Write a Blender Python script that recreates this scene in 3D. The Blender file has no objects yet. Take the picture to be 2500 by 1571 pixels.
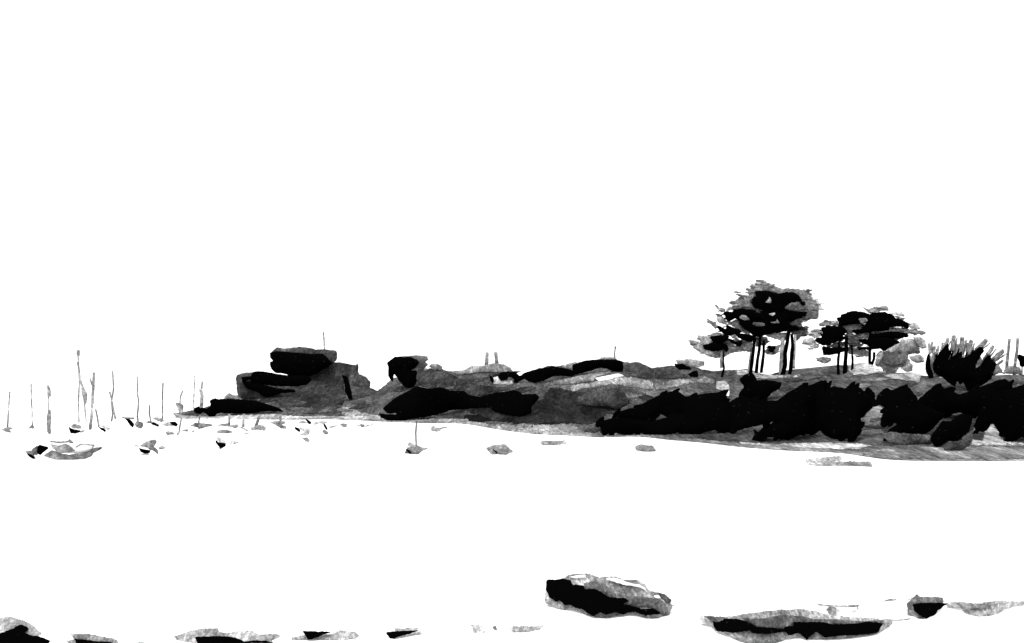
import bpy, math, random
from mathutils import Vector, geometry, noise

# ------------------------------------------------------------------ camera model
F = 3434.0            # focal length in units of the 2500-unit wide frame
CX, HZ = 1250.0, 970.0
H = 7.2               # eye height over the water (m)
E = 1.7              # light level, for turning wanted tones into albedo
random.seed(11)
scene = bpy.context.scene
C = scene.collection

def lin(t):
    c = t / 255.0
    return c / 12.92 if c <= 0.04045 else ((c + 0.055) / 1.055) ** 2.4

# traced sheets: origin and scale
SHEET = {
    'S':  (0, 0, 1.0),
    'R1': (0, 780, 3.782), 'R2': (300, 880, 6.02), 'R3': (560, 780, 4.323),
    'R4': (900, 780, 4.322), 'R5': (1350, 780, 4.322), 'R6': (1650, 650, 3.7046),
    'R7': (1450, 880, 4.378), 'R8': (1950, 800, 3.982),
    'F1': (0, 1450, 4.816), 'F2': (400, 1480, 3.44), 'F3': (900, 1350, 3.01),
    'F4': (1650, 1400, 2.833), 'F5': (940, 1000, 3.44),
    'F6': (1700, 660, 5.403), 'F7': (1950, 720, 6.877),
}
def tr(sheet, pts):
    ox, oy, s = SHEET[sheet]
    return [(ox + x / s, oy + y / s) for x, y in pts]

# ------------------------------------------------------------------ land depth
SHORE = [(380, 1023), (560, 1023), (700, 1026), (800, 1024), (930, 1030), (1040, 1034), (1130, 1033), (1200, 1047),
         (1300, 1061), (1400, 1064), (1470, 1070), (1560, 1064), (1620, 1074), (1700, 1079), (1810, 1092), (1900, 1099),
         (2000, 1103), (2060, 1105), (2130, 1118), (2200, 1124), (2700, 1126)]
def interp(tab, x):
    if x <= tab[0][0]: return tab[0][1]
    for (x0, y0), (x1, y1) in zip(tab, tab[1:]):
        if x <= x1: return y0 + (y1 - y0) * (x - x0) / (x1 - x0)
    return tab[-1][1]
def shore(px):
    return sum(interp(SHORE, px + d) for d in (-40, -20, 0, 20, 40)) / 5
def water_depth(py):
    return H * F / max(py - HZ, 12)
def land_depth(px, py):
    s = shore(px)
    return water_depth(s) * (1 + 0.25 * max(s - py, -8) / 100)
def world(px, py, y):
    return Vector(((px - CX) / F * y, y, H - (py - HZ) / F * y))

# ------------------------------------------------------------------ materials
MATS = {}
def nodes_of(m):
    m.use_nodes = True
    nt = m.node_tree
    for n in list(nt.nodes): nt.nodes.remove(n)
    return nt
def mat(tone, Y):
    """tone 0: black ink;  1-254: grey wash, mottled like wet pigment on rough paper;  255: bare white"""
    b = round(math.log2(max(Y, 1)) * 2) / 2
    key = (tone, b)
    if key in MATS: return MATS[key]
    kind = 'ink_black' if tone == 0 else 'bare_white' if tone == 255 else 'grey_wash'
    m = bpy.data.materials.new(kind)
    nt = nodes_of(m); N = nt.nodes.new; L = nt.links.new
    out = N('ShaderNodeOutputMaterial'); bs = N('ShaderNodeBsdfDiffuse'); bs.inputs['Roughness'].default_value = 0.6
    L(bs.outputs[0], out.inputs['Surface'])
    tc = N('ShaderNodeTexCoord')
    px = 2 ** b / F                                     # one frame unit in metres at that distance
    def tex(size, detail, rough, off=0.0, sx=1.0):
        mp = N('ShaderNodeMapping'); mp.inputs['Location'].default_value = (off, off * 1.7, off * 0.3); mp.inputs['Scale'].default_value = (sx, 0.12, 1)
        L(tc.outputs['Object'], mp.inputs['Vector'])
        n = N('ShaderNodeTexNoise'); n.inputs['Scale'].default_value = 1 / (size * px)
        n.inputs['Detail'].default_value = detail; n.inputs['Roughness'].default_value = rough
        L(mp.outputs[0], n.inputs['Vector']); return n.outputs['Fac']
    def math_(op, a, b_, clamp=False):
        n = N('ShaderNodeMath'); n.operation = op; n.use_clamp = clamp
        for i, v in enumerate((a, b_)):
            if isinstance(v, (int, float)): n.inputs[i].default_value = v
            else: L(v, n.inputs[i])
        return n.outputs[0]
    if tone == 0:
        sp = tex(7, 3, 0.7)
        ramp = N('ShaderNodeValToRGB'); e = ramp.color_ramp.elements
        e[0].position = 0.67; e[0].color = (0.0012, 0.0012, 0.0012, 1)
        e[1].position = 0.78; e[1].color = (0.04, 0.04, 0.04, 1)
        L(sp, ramp.inputs[0]); L(ramp.outputs[0], bs.inputs['Color'])
    elif tone == 255:
        sp = tex(40, 3, 0.6)
        ramp = N('ShaderNodeValToRGB'); e = ramp.color_ramp.elements
        e[0].color = (0.86, 0.86, 0.86, 1); e[1].color = (0.92, 0.92, 0.92, 1)
        L(sp, ramp.inputs[0]); L(ramp.outputs[0], bs.inputs['Color'])
    else:
        a0 = lin(tone) / E
        big = math_('MULTIPLY', math_('SUBTRACT', tex(60, 5, 0.68, tone * 3.1), 0.5), 7.0)
        fine = math_('MULTIPLY', math_('SUBTRACT', tex(7.0, 3, 0.8, tone * 1.3), 0.5), 6.0)
        f = math_('ADD', big, fine)
        f = math_('POWER', 2.0, math_('MULTIPLY', f, 0.95))       # log-normal pigment density
        v = math_('MINIMUM', math_('MULTIPLY', f, a0), 0.80)
        L(v, bs.inputs['Color'])
    if tone != 255:                                     # ragged dry-brush fringe: thin cover towards the rim of each clump
        at = N('ShaderNodeAttribute'); at.attribute_name = 'rim'
        n = tex(6.0, 3, 0.7, 17.0, 0.4)
        al = math_('ADD', math_('SUBTRACT', at.outputs['Fac'], 0.10), math_('MULTIPLY', math_('SUBTRACT', n, 0.5), 2.4))
        al = math_('ADD', math_('MULTIPLY', al, 2.2), 0.5, True)
        tp = N('ShaderNodeBsdfTransparent'); mx = N('ShaderNodeMixShader')
        L(al, mx.inputs[0]); L(tp.outputs[0], mx.inputs[1]); L(bs.outputs[0], mx.inputs[2]); L(mx.outputs[0], out.inputs['Surface'])
    MATS[key] = m
    return m

# ------------------------------------------------------------------ mesh builder
class MB:
    def __init__(s): s.rim = {}; s.v = []; s.f = []; s.mi = []; s.mats = []
    def slot(s, m):
        if m not in s.mats: s.mats.append(m)
        return s.mats.index(m)
    def build(s, name, origin, parent=None, smooth=True):
        me = bpy.data.meshes.new(name)
        me.from_pydata([tuple(Vector(p) - origin) for p in s.v], [], s.f)
        for m in s.mats: me.materials.append(m)
        me.polygons.foreach_set('material_index', s.mi)
        if smooth: me.polygons.foreach_set('use_smooth', [True] * len(s.f))
        at = me.attributes.new('rim', 'FLOAT', 'POINT')
        at.data.foreach_set('value', [s.rim.get(i, 9.0) for i in range(len(s.v))])
        me.update()
        o = bpy.data.objects.new(name, me); C.objects.link(o)
        if parent: o.parent = parent
        else: o.location = origin
        return o

def rough_edge(poly, amp, step=4.0):
    cut = []
    for i in range(len(poly)):                           # blunt the corners a little
        a = Vector(poly[i]); b = Vector(poly[(i + 1) % len(poly)])
        k = min(0.14, 2.2 / max((b - a).length, 1e-6))
        cut += [a + (b - a) * k, b + (a - b) * k]
    poly = cut; out = []
    n = len(poly)
    for i in range(n):
        a = Vector(poly[i]); b = Vector(poly[(i + 1) % n])
        d = (b - a).length
        k = max(1, int(d / step))
        nrm = Vector((-(b - a).y, (b - a).x)) / max(d, 1e-6)
        for j in range(k):
            p = a + (b - a) * (j / k)
            w = noise.noise(Vector((p.x * 0.21, p.y * 0.21, 3.7))) + 0.7 * noise.noise(Vector((p.x * 0.55, p.y * 0.55, 9.1)))
            out.append(p + nrm * w * amp)
    return out

def solid(mb, poly, tone, depth, kappa=1.0, amp=1.3, min_px=1.2, off=0.0, on_ray=False, back=None, depth_fn=None, rmax=None, spacing=None, feather=None, rim_fn=None):
    """closed body with the traced outline: rounded front and back, real thickness"""
    side = min(max(p[0] for p in poly) - min(p[0] for p in poly), max(p[1] for p in poly) - min(p[1] for p in poly))
    ol = rough_edge(poly, min(amp, 0.11 * side), 4.0 if side > 12 else 2.5)
    xs = [p.x for p in ol]; ys = [p.y for p in ol]
    w, h = max(xs) - min(xs), max(ys) - min(ys)
    sp = spacing or max(2.5, min(w, h) / 9, math.sqrt(w * h) / 26)
    def inside(x, y):
        c = False; j = len(ol) - 1
        for i in range(len(ol)):
            if (ol[i].y > y) != (ol[j].y > y) and x < (ol[j].x - ol[i].x) * (y - ol[i].y) / (ol[j].y - ol[i].y) + ol[i].x: c = not c
            j = i
        return c
    pts = []
    y = min(ys) + sp * 0.6
    while y < max(ys):
        x = min(xs) + sp * 0.6
        while x < max(xs):
            q = (x + random.uniform(-.3, .3) * sp, y + random.uniform(-.3, .3) * sp)
            if inside(*q): pts.append(Vector(q))
            x += sp
        y += sp
    n = len(ol)
    r = geometry.delaunay_2d_cdt(ol + pts, [(i, (i + 1) % n) for i in range(n)], [], 0, 1e-4)
    vs, fs = r[0], [f for f in r[2]]
    fs = [f for f in fs if inside(sum(vs[i].x for i in f) / len(f), sum(vs[i].y for i in f) / len(f))]
    cnt = {}
    for f in fs:
        for a, b in zip(f, f[1:] + f[:1]): cnt.setdefault((min(a, b), max(a, b)), []).append((a, b))
    bnd = [v[0] for v in cnt.values() if len(v) == 1]
    segs = [(vs[a], vs[b]) for a, b in bnd]
    def dist(p):
        best = 1e18
        for a, b in segs:
            ab = b - a; l2 = ab.length_squared
            t = 0 if l2 < 1e-12 else max(0, min(1, (p - a).dot(ab) / l2))
            q = (p - a - ab * t).length_squared
            if q < best: best = q
        return math.sqrt(best)
    onb = {i for e in bnd for i in e}
    used = sorted({i for f in fs for i in f})
    D = {i: 0.0 if i in onb or kappa == 0 else dist(vs[i]) for i in used}
    R = max(max(D.values()), 1.0)
    if feather is None: feather = 4.0 if tone else 0.0
    feather = min(feather, R * 0.45)
    if R < 6.0: feather = 0.0
    Rk = min(R, rmax) if rmax else R
    si = mb.slot(mat(tone, depth))
    front, bk = {}, {}
    for i in used:
        p = vs[i]
        y0 = (depth_fn(p.x, p.y) if depth_fn else depth) + off
        upx = y0 / F
        d = D[i] / R
        lump = 1 + 0.35 * noise.noise(Vector((p.x * 0.06, p.y * 0.06, 1.3)))
        t = (min_px + kappa * Rk * math.sqrt(max(0, d * (2 - d))) * lump) * upx
        if on_ray:
            a = world(p.x, p.y, y0 - t)
        else:
            a = world(p.x, p.y, y0); a.y -= t
        b = world(p.x, p.y, y0); b.y += (back if back is not None else t)
        front[i] = len(mb.v); mb.v.append(a)
        bk[i] = len(mb.v); mb.v.append(b)
        mb.rim[front[i]] = mb.rim[bk[i]] = rim_fn(p.x, p.y) if rim_fn else (D[i] / feather if feather > 0 else 9.0)
    for f in fs:
        mb.f.append([front[i] for i in f]); mb.mi.append(si)
        mb.f.append([bk[i] for i in reversed(f)]); mb.mi.append(si)
    for a, b in bnd:
        mb.f.append([front[b], front[a], bk[a], bk[b]]); mb.mi.append(si)

def tube(mb, path, wid, tone, depth, off=0.0, taper=0.85, sides=8):
    """round tapered pole / trunk along a traced path; wid in frame units at the foot"""
    si = mb.slot(mat(tone, depth)); wid = max(wid, 4.6)
    P = []
    for i in range(len(path) - 1):                      # resample softly
        a, b = Vector(path[i]), Vector(path[i + 1])
        k = max(2, int((b - a).length / 9))
        for j in range(k): P.append(a + (b - a) * j / k)
    P.append(Vector(path[-1]))
    n = len(P); rings = []
    up = P[0].y < P[-1].y
    for i, p in enumerate(P):
        t = i / (n - 1); t = t if up else 1 - t         # 1 at the foot
        w = wid * (taper + (1 - taper) * t) * (1 + 0.22 * noise.noise(Vector((p.x * .1, p.y * .13, 5))))
        r = 0.5 * w * depth / F
        c = world(p.x, p.y, depth + off)
        t_ = (P[min(i + 1, n - 1)] - P[max(i - 1, 0)]).normalized()
        side_ = Vector((-t_.y, 0, -t_.x))
        rings.append([len(mb.v) + k for k in range(sides)])
        for k in range(sides):
            a = 2 * math.pi * k / sides
            mb.v.append(c + side_ * (math.cos(a) * r) + Vector((0, math.sin(a) * r, 0)))
    for a, b in zip(rings, rings[1:]):
        for k in range(sides):
            mb.f.append([a[k], a[(k + 1) % sides], b[(k + 1) % sides], b[k]]); mb.mi.append(si)
    mb.f.append(rings[0][::-1]); mb.mi.append(si); mb.f.append(rings[-1][:]); mb.mi.append(si)

def tag(o, label=None, cat=None, group=None, kind=None):
    if label: o['label'] = label
    if cat: o['category'] = cat
    if group: o['group'] = group
    if kind: o['kind'] = kind
    return o
def empty(name, loc):
    o = bpy.data.objects.new(name, None); C.objects.link(o); o.location = loc; o.empty_display_size = 0.5
    return o

def make(name, label, cat, sheet, parts, group=None, kind=None, base=None, Y=None, kappa=1.0, on_land=False, on_ray=False,
         depth_fn=None, step=0.25, amp=1.3, min_px=1.2, feather=None):
    """parts: (part name, [(tone, kind, data...)...]) ; a shape is ('p', tone, poly[, off]) or ('t', tone, path, width[, off])"""
    all_pts = []
    for pn, shapes in parts:
        for sh in shapes: all_pts += tr(sheet, sh[2])
    by = max(p[1] for p in all_pts)
    foot = [p for p in all_pts if p[1] > by - 4]
    bx = sum(p[0] for p in foot) / len(foot)
    if Y is None:
        Y = land_depth(bx, base if base else by) if on_land else water_depth(base if base else by)
    origin = world(bx, by, Y)
    root = None
    if len(parts) > 1:
        root = empty(name, origin)
    res = root
    layer = 0
    for pn, shapes in parts:
        mb = MB()
        for sh in shapes:
            pts = tr(sheet, sh[2])
            if sh[0] == 'p':
                off = (sh[3] if len(sh) > 3 else -layer * step * 6 * Y / F)
                solid(mb, pts, sh[1], Y, kappa=kappa, off=off, on_ray=on_ray, depth_fn=depth_fn, amp=amp, min_px=min_px, feather=feather)
            else:
                off = sh[4] if len(sh) > 4 else 0.0
                tube(mb, pts, sh[3] / SHEET[sheet][2], sh[1], Y, off=off)
            layer += 1
        o = mb.build(pn if root else name, origin, root)
        if not root: res = o
    return tag(res, label, cat, group, kind)

# ================================================================== WORLD, SUN, CAMERA
W = bpy.data.worlds.new("World"); scene.world = W; W.use_nodes = True
nt = W.node_tree
for n in list(nt.nodes): nt.nodes.remove(n)
sky = nt.nodes.new('ShaderNodeTexSky'); sky.sky_type = 'NISHITA'; sky.sun_disc = False
SUN_EL, SUN_AZ = math.radians(55), math.radians(200)
sky.sun_elevation = SUN_EL; sky.sun_rotation = SUN_AZ; sky.air_density = 1.0; sky.dust_density = 1.0; sky.ozone_density = 1.0
hs = nt.nodes.new('ShaderNodeHueSaturation'); hs.inputs['Saturation'].default_value = 0.0
bg = nt.nodes.new('ShaderNodeBackground'); bg.inputs['Strength'].default_value = 0.05
cloud = nt.nodes.new('ShaderNodeBackground')          # even, thick white overcast in front of the clear sky
cloud.inputs['Color'].default_value = (1, 1, 1, 1); cloud.inputs['Strength'].default_value = 1.05
add = nt.nodes.new('ShaderNodeAddShader'); wo = nt.nodes.new('ShaderNodeOutputWorld')
nt.links.new(sky.outputs[0], hs.inputs['Color']); nt.links.new(hs.outputs[0], bg.inputs['Color'])
nt.links.new(bg.outputs[0], add.inputs[0]); nt.links.new(cloud.outputs[0], add.inputs[1]); nt.links.new(add.outputs[0], wo.inputs['Surface'])

sd = bpy.data.lights.new('sun', 'SUN'); sd.energy = 1.0; sd.angle = math.radians(25)
so = bpy.data.objects.new('sun', sd); C.objects.link(so)
d = Vector((math.sin(SUN_AZ) * math.cos(SUN_EL), math.cos(SUN_AZ) * math.cos(SUN_EL), math.sin(SUN_EL)))
so.rotation_euler = (-d).to_track_quat('-Z', 'Y').to_euler()

cd = bpy.data.cameras.new('camera'); cam = bpy.data.objects.new('camera', cd); C.objects.link(cam)
cam.location = (0, 0, H); cam.rotation_euler = (math.radians(90), 0, 0)
cd.sensor_width = 36; cd.lens = 36 * F / 2500; cd.shift_y = (HZ - 785.5) / 2500
cd.clip_start = 0.5; cd.clip_end = 60000
scene.camera = cam
vs_ = scene.view_settings; vs_.view_transform = 'Standard'; vs_.look = 'None'; vs_.gamma = 1; vs_.exposure = 0.35
scene.cycles.transparent_max_bounces = 24; scene.cycles.max_bounces = 6; scene.cycles.diffuse_bounces = 3

# ================================================================== WATER
mb = MB(); si = mb.slot(mat(255, 400))
mb.v = [Vector(p) for p in ((-20000, -200, 0), (20000, -200, 0), (20000, 40000, 0), (-20000, 40000, 0))]
mb.f = [[0, 1, 2, 3]]; mb.mi = [si]
tag(mb.build('water', Vector((0, 0, 0))), 'still pale water filling the whole bay', 'water', kind='structure')

# ================================================================== HEADLAND
TOP = [(424, 1010), (470, 1002), (540, 985), (580, 970), (640, 958), (720, 945), (800, 935), (860, 940), (905, 957), (918, 958), (935, 945), (950, 930),
       (965, 922), (985, 920), (1020, 915), (1048, 905), (1078, 902), (1101, 907), (1131, 905), (1155, 898), (1185, 894), (1208, 890), (1231, 893), (1247, 901),
       (1256, 912), (1270, 917), (1293, 910), (1316, 903), (1340, 893), (1360, 895), (1396, 888), (1463, 880), (1507, 879), (1521, 884), (1540, 886), (1558, 884), (1579, 893),
       (1595, 900), (1604, 897), (1646, 893), (1688, 893), (1711, 901), (1743, 907), (1773, 904), (1793, 904), (1828, 901), (1863, 914), (1906, 916), (1955, 914),
       (1998, 901), (2020, 895), (2041, 892), (2082, 892), (2109, 896), (2136, 904), (2163, 910), (2203, 910), (2244, 916), (2330, 925), (2422, 917), (2500, 915), (2600,915), (2680, 912), (2800, 908), (2950, 915), (3100, 925), (3250, 950), (3380, 1010), (3450, 1100)]
BOT = [(x, shore(x) + 4) for x in range(3450, 420, -30)]
mb = MB()
solid(mb, TOP + BOT, 94, 300, kappa=0.0, min_px=0.0, depth_fn=land_depth, back=45.0, amp=1.5, spacing=9)
tag(mb.build('headland', Vector((0, 300, 0))), 'long grey headland sloping down to the water', 'headland', kind='structure')

def patch(name, label, sheet, tone, poly, off=-0.6, kappa=0.08, amp=1.6):
    mb = MB(); pts = tr(sheet, poly)
    cx = sum(p[0] for p in pts) / len(pts); cy = sum(p[1] for p in pts) / len(pts)
    y = land_depth(cx, cy); off = (off - 0.8) * y / 800
    solid(mb, pts, tone, y, kappa=kappa, min_px=1.0, depth_fn=land_depth, off=off, amp=amp, spacing=7, feather=9)
    return tag(mb.build(name, world(cx, cy, y)), label, 'ground', kind='structure')

# slopes, fields and sand on the headland (ground of other colours)
patch('slope', 'dark scrubby slope', 'S', 42, [(1140,1005),(1200,985),(1320,975),(1345,945),(1370,948),(1400,955),(1440,960),(1500,950),(1525,960),(1540,985),(1500,1005),(1470,1020),(1450,1032),(1380,1036),(1300,1040),(1200,1028)])
patch('slope', 'dark upper slope', 'R4', 72, [(520,520),(640,510),(770,545),(900,585),(1000,640),(1150,690),(1300,705),(1540,730),(1600,770),(1450,750),(1330,775),(1170,815),(1060,800),(1000,750),(850,745),(650,730),(530,700)])
patch('field', 'pale field', 'R5', 158, [(150,700),(440,655),(760,605),(900,620),(1050,650),(1040,740),(900,725),(650,690),(400,725),(200,765)])
patch('field', 'white field', 'R5', 255, [(440,620),(690,572),(745,592),(740,606),(490,656)], off=-1.4, amp=0.6)
patch('field', 'pale field on the left', 'R5', 150, [(0,640),(200,610),(420,560),(560,530),(640,560),(440,620),(430,650),(150,690),(0,690)])
patch('field', 'mottled pale field', 'R5', 138, [(1040,640),(1230,640),(1350,620),(1500,640),(1600,600),(1720,640),(1700,690),(1560,670),(1400,690),(1200,745),(1130,735),(1090,760)], amp=3)
patch('field', 'pale fleck of field', 'R5', 205, [(1120,690),(1150,660),(1175,670),(1150,735),(1125,735)])
patch('field', 'pale fleck of bare field', 'R5', 205, [(940,700),(980,690),(1030,700),(1050,660),(1062,740),(1010,735),(950,740)])
patch('field', 'light hollow', 'R5', 198, [(1725,655),(1790,640),(1850,665),(1870,730),(1860,812),(1825,805),(1800,760),(1715,730)], off=-1.0)
patch('field', 'white hollow', 'R5', 255, [(1790,755),(1860,755),(1858,812),(1832,806)], off=-1.6, amp=0.6)
patch('field', 'light notch between dark bushes', 'R4', 222, [(1295,640),(1330,600),(1370,590),(1400,655),(1470,640),(1520,640),(1530,690),(1310,690)], off=-1.0)
patch('slope', 'lighter slope', 'R3', 172, [(1180,925),(1290,925),(1370,975),(1600,1020),(1600,1045),(1450,1048),(1300,1040),(1180,1010)])
patch('beach', 'pale shore strip', 'R3', 196, [(-150,1020),(0,1018),(500,1000),(600,1018),(900,1036),(1100,1030),(1200,1022),(1600,1025),(1610,1065),(1300,1058),(1100,1040),(900,1054),(620,1050),(300,1068),(0,1062),(-150,1058)], off=-2.0)
patch('slope', 'dark slope of the islet', 'R3', 60, [(330,700),(560,700),(900,640),(1100,660),(1190,640),(1235,800),(1200,900),(1000,960),(560,930),(480,860),(340,835)])
patch('slope', 'darker band above the shore', 'R3', 88, [(560,860),(800,840),(1000,830),(1180,860),(1180,920),(1050,990),(800,1000),(600,960)])
patch('beach', 'grey shore strip', 'F5', 165, [(160,100),(400,78),(700,80),(700,104),(500,114),(200,118)], off=-2.0)
patch('beach', 'pale shore corner', 'F5', 200, [(705,130),(760,110),(850,115),(890,160),(765,185)], off=-1.2)
patch('beach', 'mottled shore', 'F5', 150, [(890,120),(1100,130),(1150,115),(1300,130),(1500,120),(1650,150),(1690,215),(1400,212),(1200,196),(980,184),(900,165)], off=-1.2)
patch('beach', 'light tip of the shore', 'R5', 172, [(330,1190),(500,1215),(640,1200),(620,1240),(460,1262),(330,1232)], off=-1.2)
patch('beach', 'grey strand below the black bushes', 'R5', 90, [(940,1215),(1380,1180),(1700,1195),(2000,1210),(2200,1240),(2200,1310),(1980,1285),(1700,1280),(1500,1258),(1350,1258),(1200,1280),(1040,1272)], off=-1.2)
patch('sand', 'pale sand', 'R7', 186, [(1555,865),(1700,885),(1960,895),(2100,885),(2420,880),(2420,965),(2250,982),(2050,965),(1950,942),(1570,945)], off=-2.0)
patch('sand', 'pale sand tongue', 'R8', 222, [(0,1125),(300,1115),(600,1130),(725,1150),(600,1182),(300,1192),(0,1210)], off=-2.2)
patch('sand', 'white sand gap', 'R8', 204, [(1800,1030),(1830,960),(1890,930),(1970,1050),(2010,1110),(2190,1110),(2190,1150),(1680,1148),(1690,1085),(1790,1100)], off=-1.2)
patch('slope', 'grey gap in the bushes', 'R8', 152, [(610,890),(740,750),(840,790),(800,900),(780,960),(660,960)], off=-1.0)
patch('field', 'pale ridge under the pines', 'F7', 206, [(810,1180),(920,1150),(1150,1140),(1280,1200),(1400,1260),(1430,1320),(1330,1310),(1150,1350),(920,1350),(830,1270)], off=-1.0)
patch('field', 'pale ridge beside the pines', 'F7', 192, [(1380,1330),(1640,1310),(1900,1300),(2060,1330),(2040,1480),(1800,1440),(1500,1400)], off=-1.0)
patch('field', 'pale ridge', 'R6', 196, [(530,945),(660,935),(790,978),(950,985),(1130,980),(1110,1005),(960,1012),(800,1025),(720,1010),(560,985)], off=-0.8)
patch('slope', 'dark ground between the bushes', 'R8', 58, [(790,960),(850,890),(1050,850),(1420,850),(1700,850),(1740,900),(1690,1010),(1300,1060),(1050,1110),(860,1090)], off=-0.4)
patch('mudbank', 'flat grey mudbank', 'R8', 128, [(615,1212),(720,1190),(900,1168),(1100,1158),(1290,1155),(1660,1155),(1900,1152),(2190,1150),(3600,1160),(3600,1290),(2186,1290),(1950,1290),(1500,1285),(1100,1280),(800,1285),(690,1275),(640,1250)], off=-3.0)

def ground_fn(poly, base=None):
    """depth of the ground under the lower outline of a bush, column by column"""
    cols = {}
    n = len(poly)
    for i in range(n):
        (x0, y0), (x1, y1) = poly[i], poly[(i + 1) % n]
        k = max(1, int(abs(x1 - x0) / 3))
        for j in range(k + 1):
            x, y = x0 + (x1 - x0) * j / k, y0 + (y1 - y0) * j / k
            c = round(x / 10); cols[c] = max(cols.get(c, 0), y)
    keys = sorted(cols); tab = []
    for c in keys:
        q = [cols[k] for k in keys if abs(k - c) <= 3]
        tab.append((c * 10, min(max(q), base or 9999)))
    sm = [(x, sum(interp(tab, x + d) for d in (-30, -15, 0, 15, 30)) / 5) for x, _ in tab]
    return lambda px, py: land_depth(px, interp(sm, px)) - 0.6
def shore_strip(x0, x1, tone, h, label):
    mb = MB(); xs_ = list(range(x1, x0 - 1, -14))
    st = [(x, shore(x) - h - 3 * noise.noise(Vector((x * .02, 4, 1)))) for x in reversed(xs_)] + [(x, shore(x) + 3.5) for x in xs_]
    solid(mb, st, tone, 300, kappa=0.0, min_px=0.6, depth_fn=land_depth, off=-1.2, amp=1.0, spacing=5, rim_fn=lambda x, y: min((y - shore(x) + h + 1) / 6, (x - x0) / 14 + .2, (x1 - x) / 14 + .2))
    tag(mb.build('beach', Vector((0, 300, 0))), label, 'beach', kind='structure')
shore_strip(428, 1590, 180, 8.5, 'pale strip of shore at the waterline')
shore_strip(1560, 2110, 140, 8.5, 'grey strip of shore under the black bushes')
shore_strip(2090, 3440, 145, 4.0, 'pale lower rim of the mudbank')

def lens(cx, cy, L, T_, ang):
    ca, sa = math.cos(ang), math.sin(ang); out = []
    for k in range(10):
        a = 2 * math.pi * k / 10
        x = math.cos(a) * L / 2; y = math.sin(a) * T_ / 2 * (1 - 0.35 * math.cos(a))
        out.append((cx + x * ca - y * sa, cy + x * sa + y * ca))
    return out
mb = MB(); made = 0
while made < 150:
    x = random.uniform(580, 2490); t_ = interp(TOP, x) + 10; b_ = shore(x) - 14
    y = random.uniform(t_, b_)
    if (1330 < x < 1820 and y < 955) or (1170 < x < 1270 and 915 < y < 945) or (1985 < x < 2260 and y < 922): continue
    tone = random.choice((62, 70, 80, 92) if x < 1250 else (62, 78, 92, 118)) if not 1150 < x < 1520 else random.choice((36, 48, 60, 80))
    solid(mb, lens(x, y, random.uniform(24, 80), random.uniform(7, 15), random.uniform(-.3, .12)), tone, land_depth(x, y), kappa=0.05, min_px=0.8,
          depth_fn=land_depth, off=-random.uniform(0.9, 1.6) * land_depth(x, y) / 600, amp=1.5, feather=6)
    made += 1
tag(mb.build('ground_cover', Vector((0, 300, 0))), 'low scrub and heather spread over the headland slopes', 'ground cover', kind='stuff')

def bush(name, label, sheet, tone, poly, group='bushes on the headland', base=None, kappa=0.9, cat='bush', off=None, amp=1.3):
    fn = ground_fn(tr(sheet, poly), base)
    shapes = [('p', tone, poly, off or 0.0)]
    if tone == 0 and group in ('black bushes along the right shore', 'black bushes on the middle headland') and len(poly) > 14 and 'knobbly' not in label:
        sc = SHEET[sheet][2]; cx = sum(p[0] for p in poly) / len(poly); cy = sum(p[1] for p in poly) / len(poly)
        right = group == 'black bushes along the right shore'
        for a, b in zip(poly, poly[1:] + poly[:1]):       # sprays of twigs breaking the outline
            if random.random() < (0.5 if right else 0.0):
                w = random.random(); x, y = a[0] + (b[0] - a[0]) * w, a[1] + (b[1] - a[1]) * w
                x, y = x + (cx - x) * .06, y + (cy - y) * .06
                shapes.append(('p', 0, lens(x, y, random.uniform(20, 38) * sc, random.uniform(9, 15) * sc, random.uniform(-1.0, -.5) if right else random.uniform(-.35, .1)), 0.0))
    return make(name, label, cat, sheet, [(name, shapes)], group, on_land=True, base=base, kappa=kappa, amp=amp, depth_fn=fn)

GB = 'black bushes along the right shore'
bush('bush', 'black bush wedge whose upper edge climbs right from the low grey shore', 'R7', 0, [(210,560),(480,490),(560,440),(720,360),(880,320),(930,350),(990,400),(1030,650),(820,640),(770,605),(690,565),(645,590),(640,655),(480,680),(240,670),(225,590)], GB, base=1030)
bush('bush', 'low black bush with blunt square left end touching the shore', 'R7', 0, [(35,655),(240,605),(480,640),(600,658),(800,606),(860,590),(1030,560),(1030,775),(960,750),(860,785),(700,800),(560,800),(490,775),(400,795),(340,800),(200,775),(95,810),(70,730)], GB)
bush('bush', 'flat-topped black bush right of the climbing wedge bush', 'R7', 0, [(965,390),(1150,360),(1350,338),(1400,350),(1425,400),(1410,440),(1470,455),(1490,600),(1490,770),(1350,775),(1290,745),(1150,780),(1060,790),(1000,785),(950,740),(960,560)], GB)
bush('bush', 'black knobbly bush at the foot of the three pine trunks', 'R7', 0, [(1555,205),(1600,160),(1680,125),(1710,150),(1745,220),(1830,205),(1900,215),(1950,225),(2010,240),(1990,300),(1900,350),(1830,430),(1700,420),(1540,410),(1550,350),(1600,290),(1600,265),(1570,240)], GB)
bush('bush', 'broad black bush with a grey wedge cut into its lower left side', 'R7', 0, [(1440,450),(1560,380),(1700,410),(1830,430),(1960,430),(2000,400),(2080,340),(2180,285),(2250,240),(2280,275),(2430,230),(2440,740),(2380,770),(2300,790),(2200,800),(2080,850),(1990,850),(1930,820),(1830,825),(1790,870),(1740,860),(1700,735),(1780,775),(1920,655),(1800,690),(1650,720),(1480,770),(1470,600)], GB)
bush('bush', 'tall black bush with a jagged crest below the right pine clump', 'R8', 0, [(0,590),(80,580),(150,545),(260,510),(290,545),(240,605),(340,570),(450,592),(545,548),(640,620),(670,575),(740,640),(745,720),(720,780),(600,880),(625,950),(590,1040),(545,1100),(510,1110),(460,1075),(400,1090),(330,1085),(250,1050),(200,990),(100,1030),(0,1040)], GB)
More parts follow.
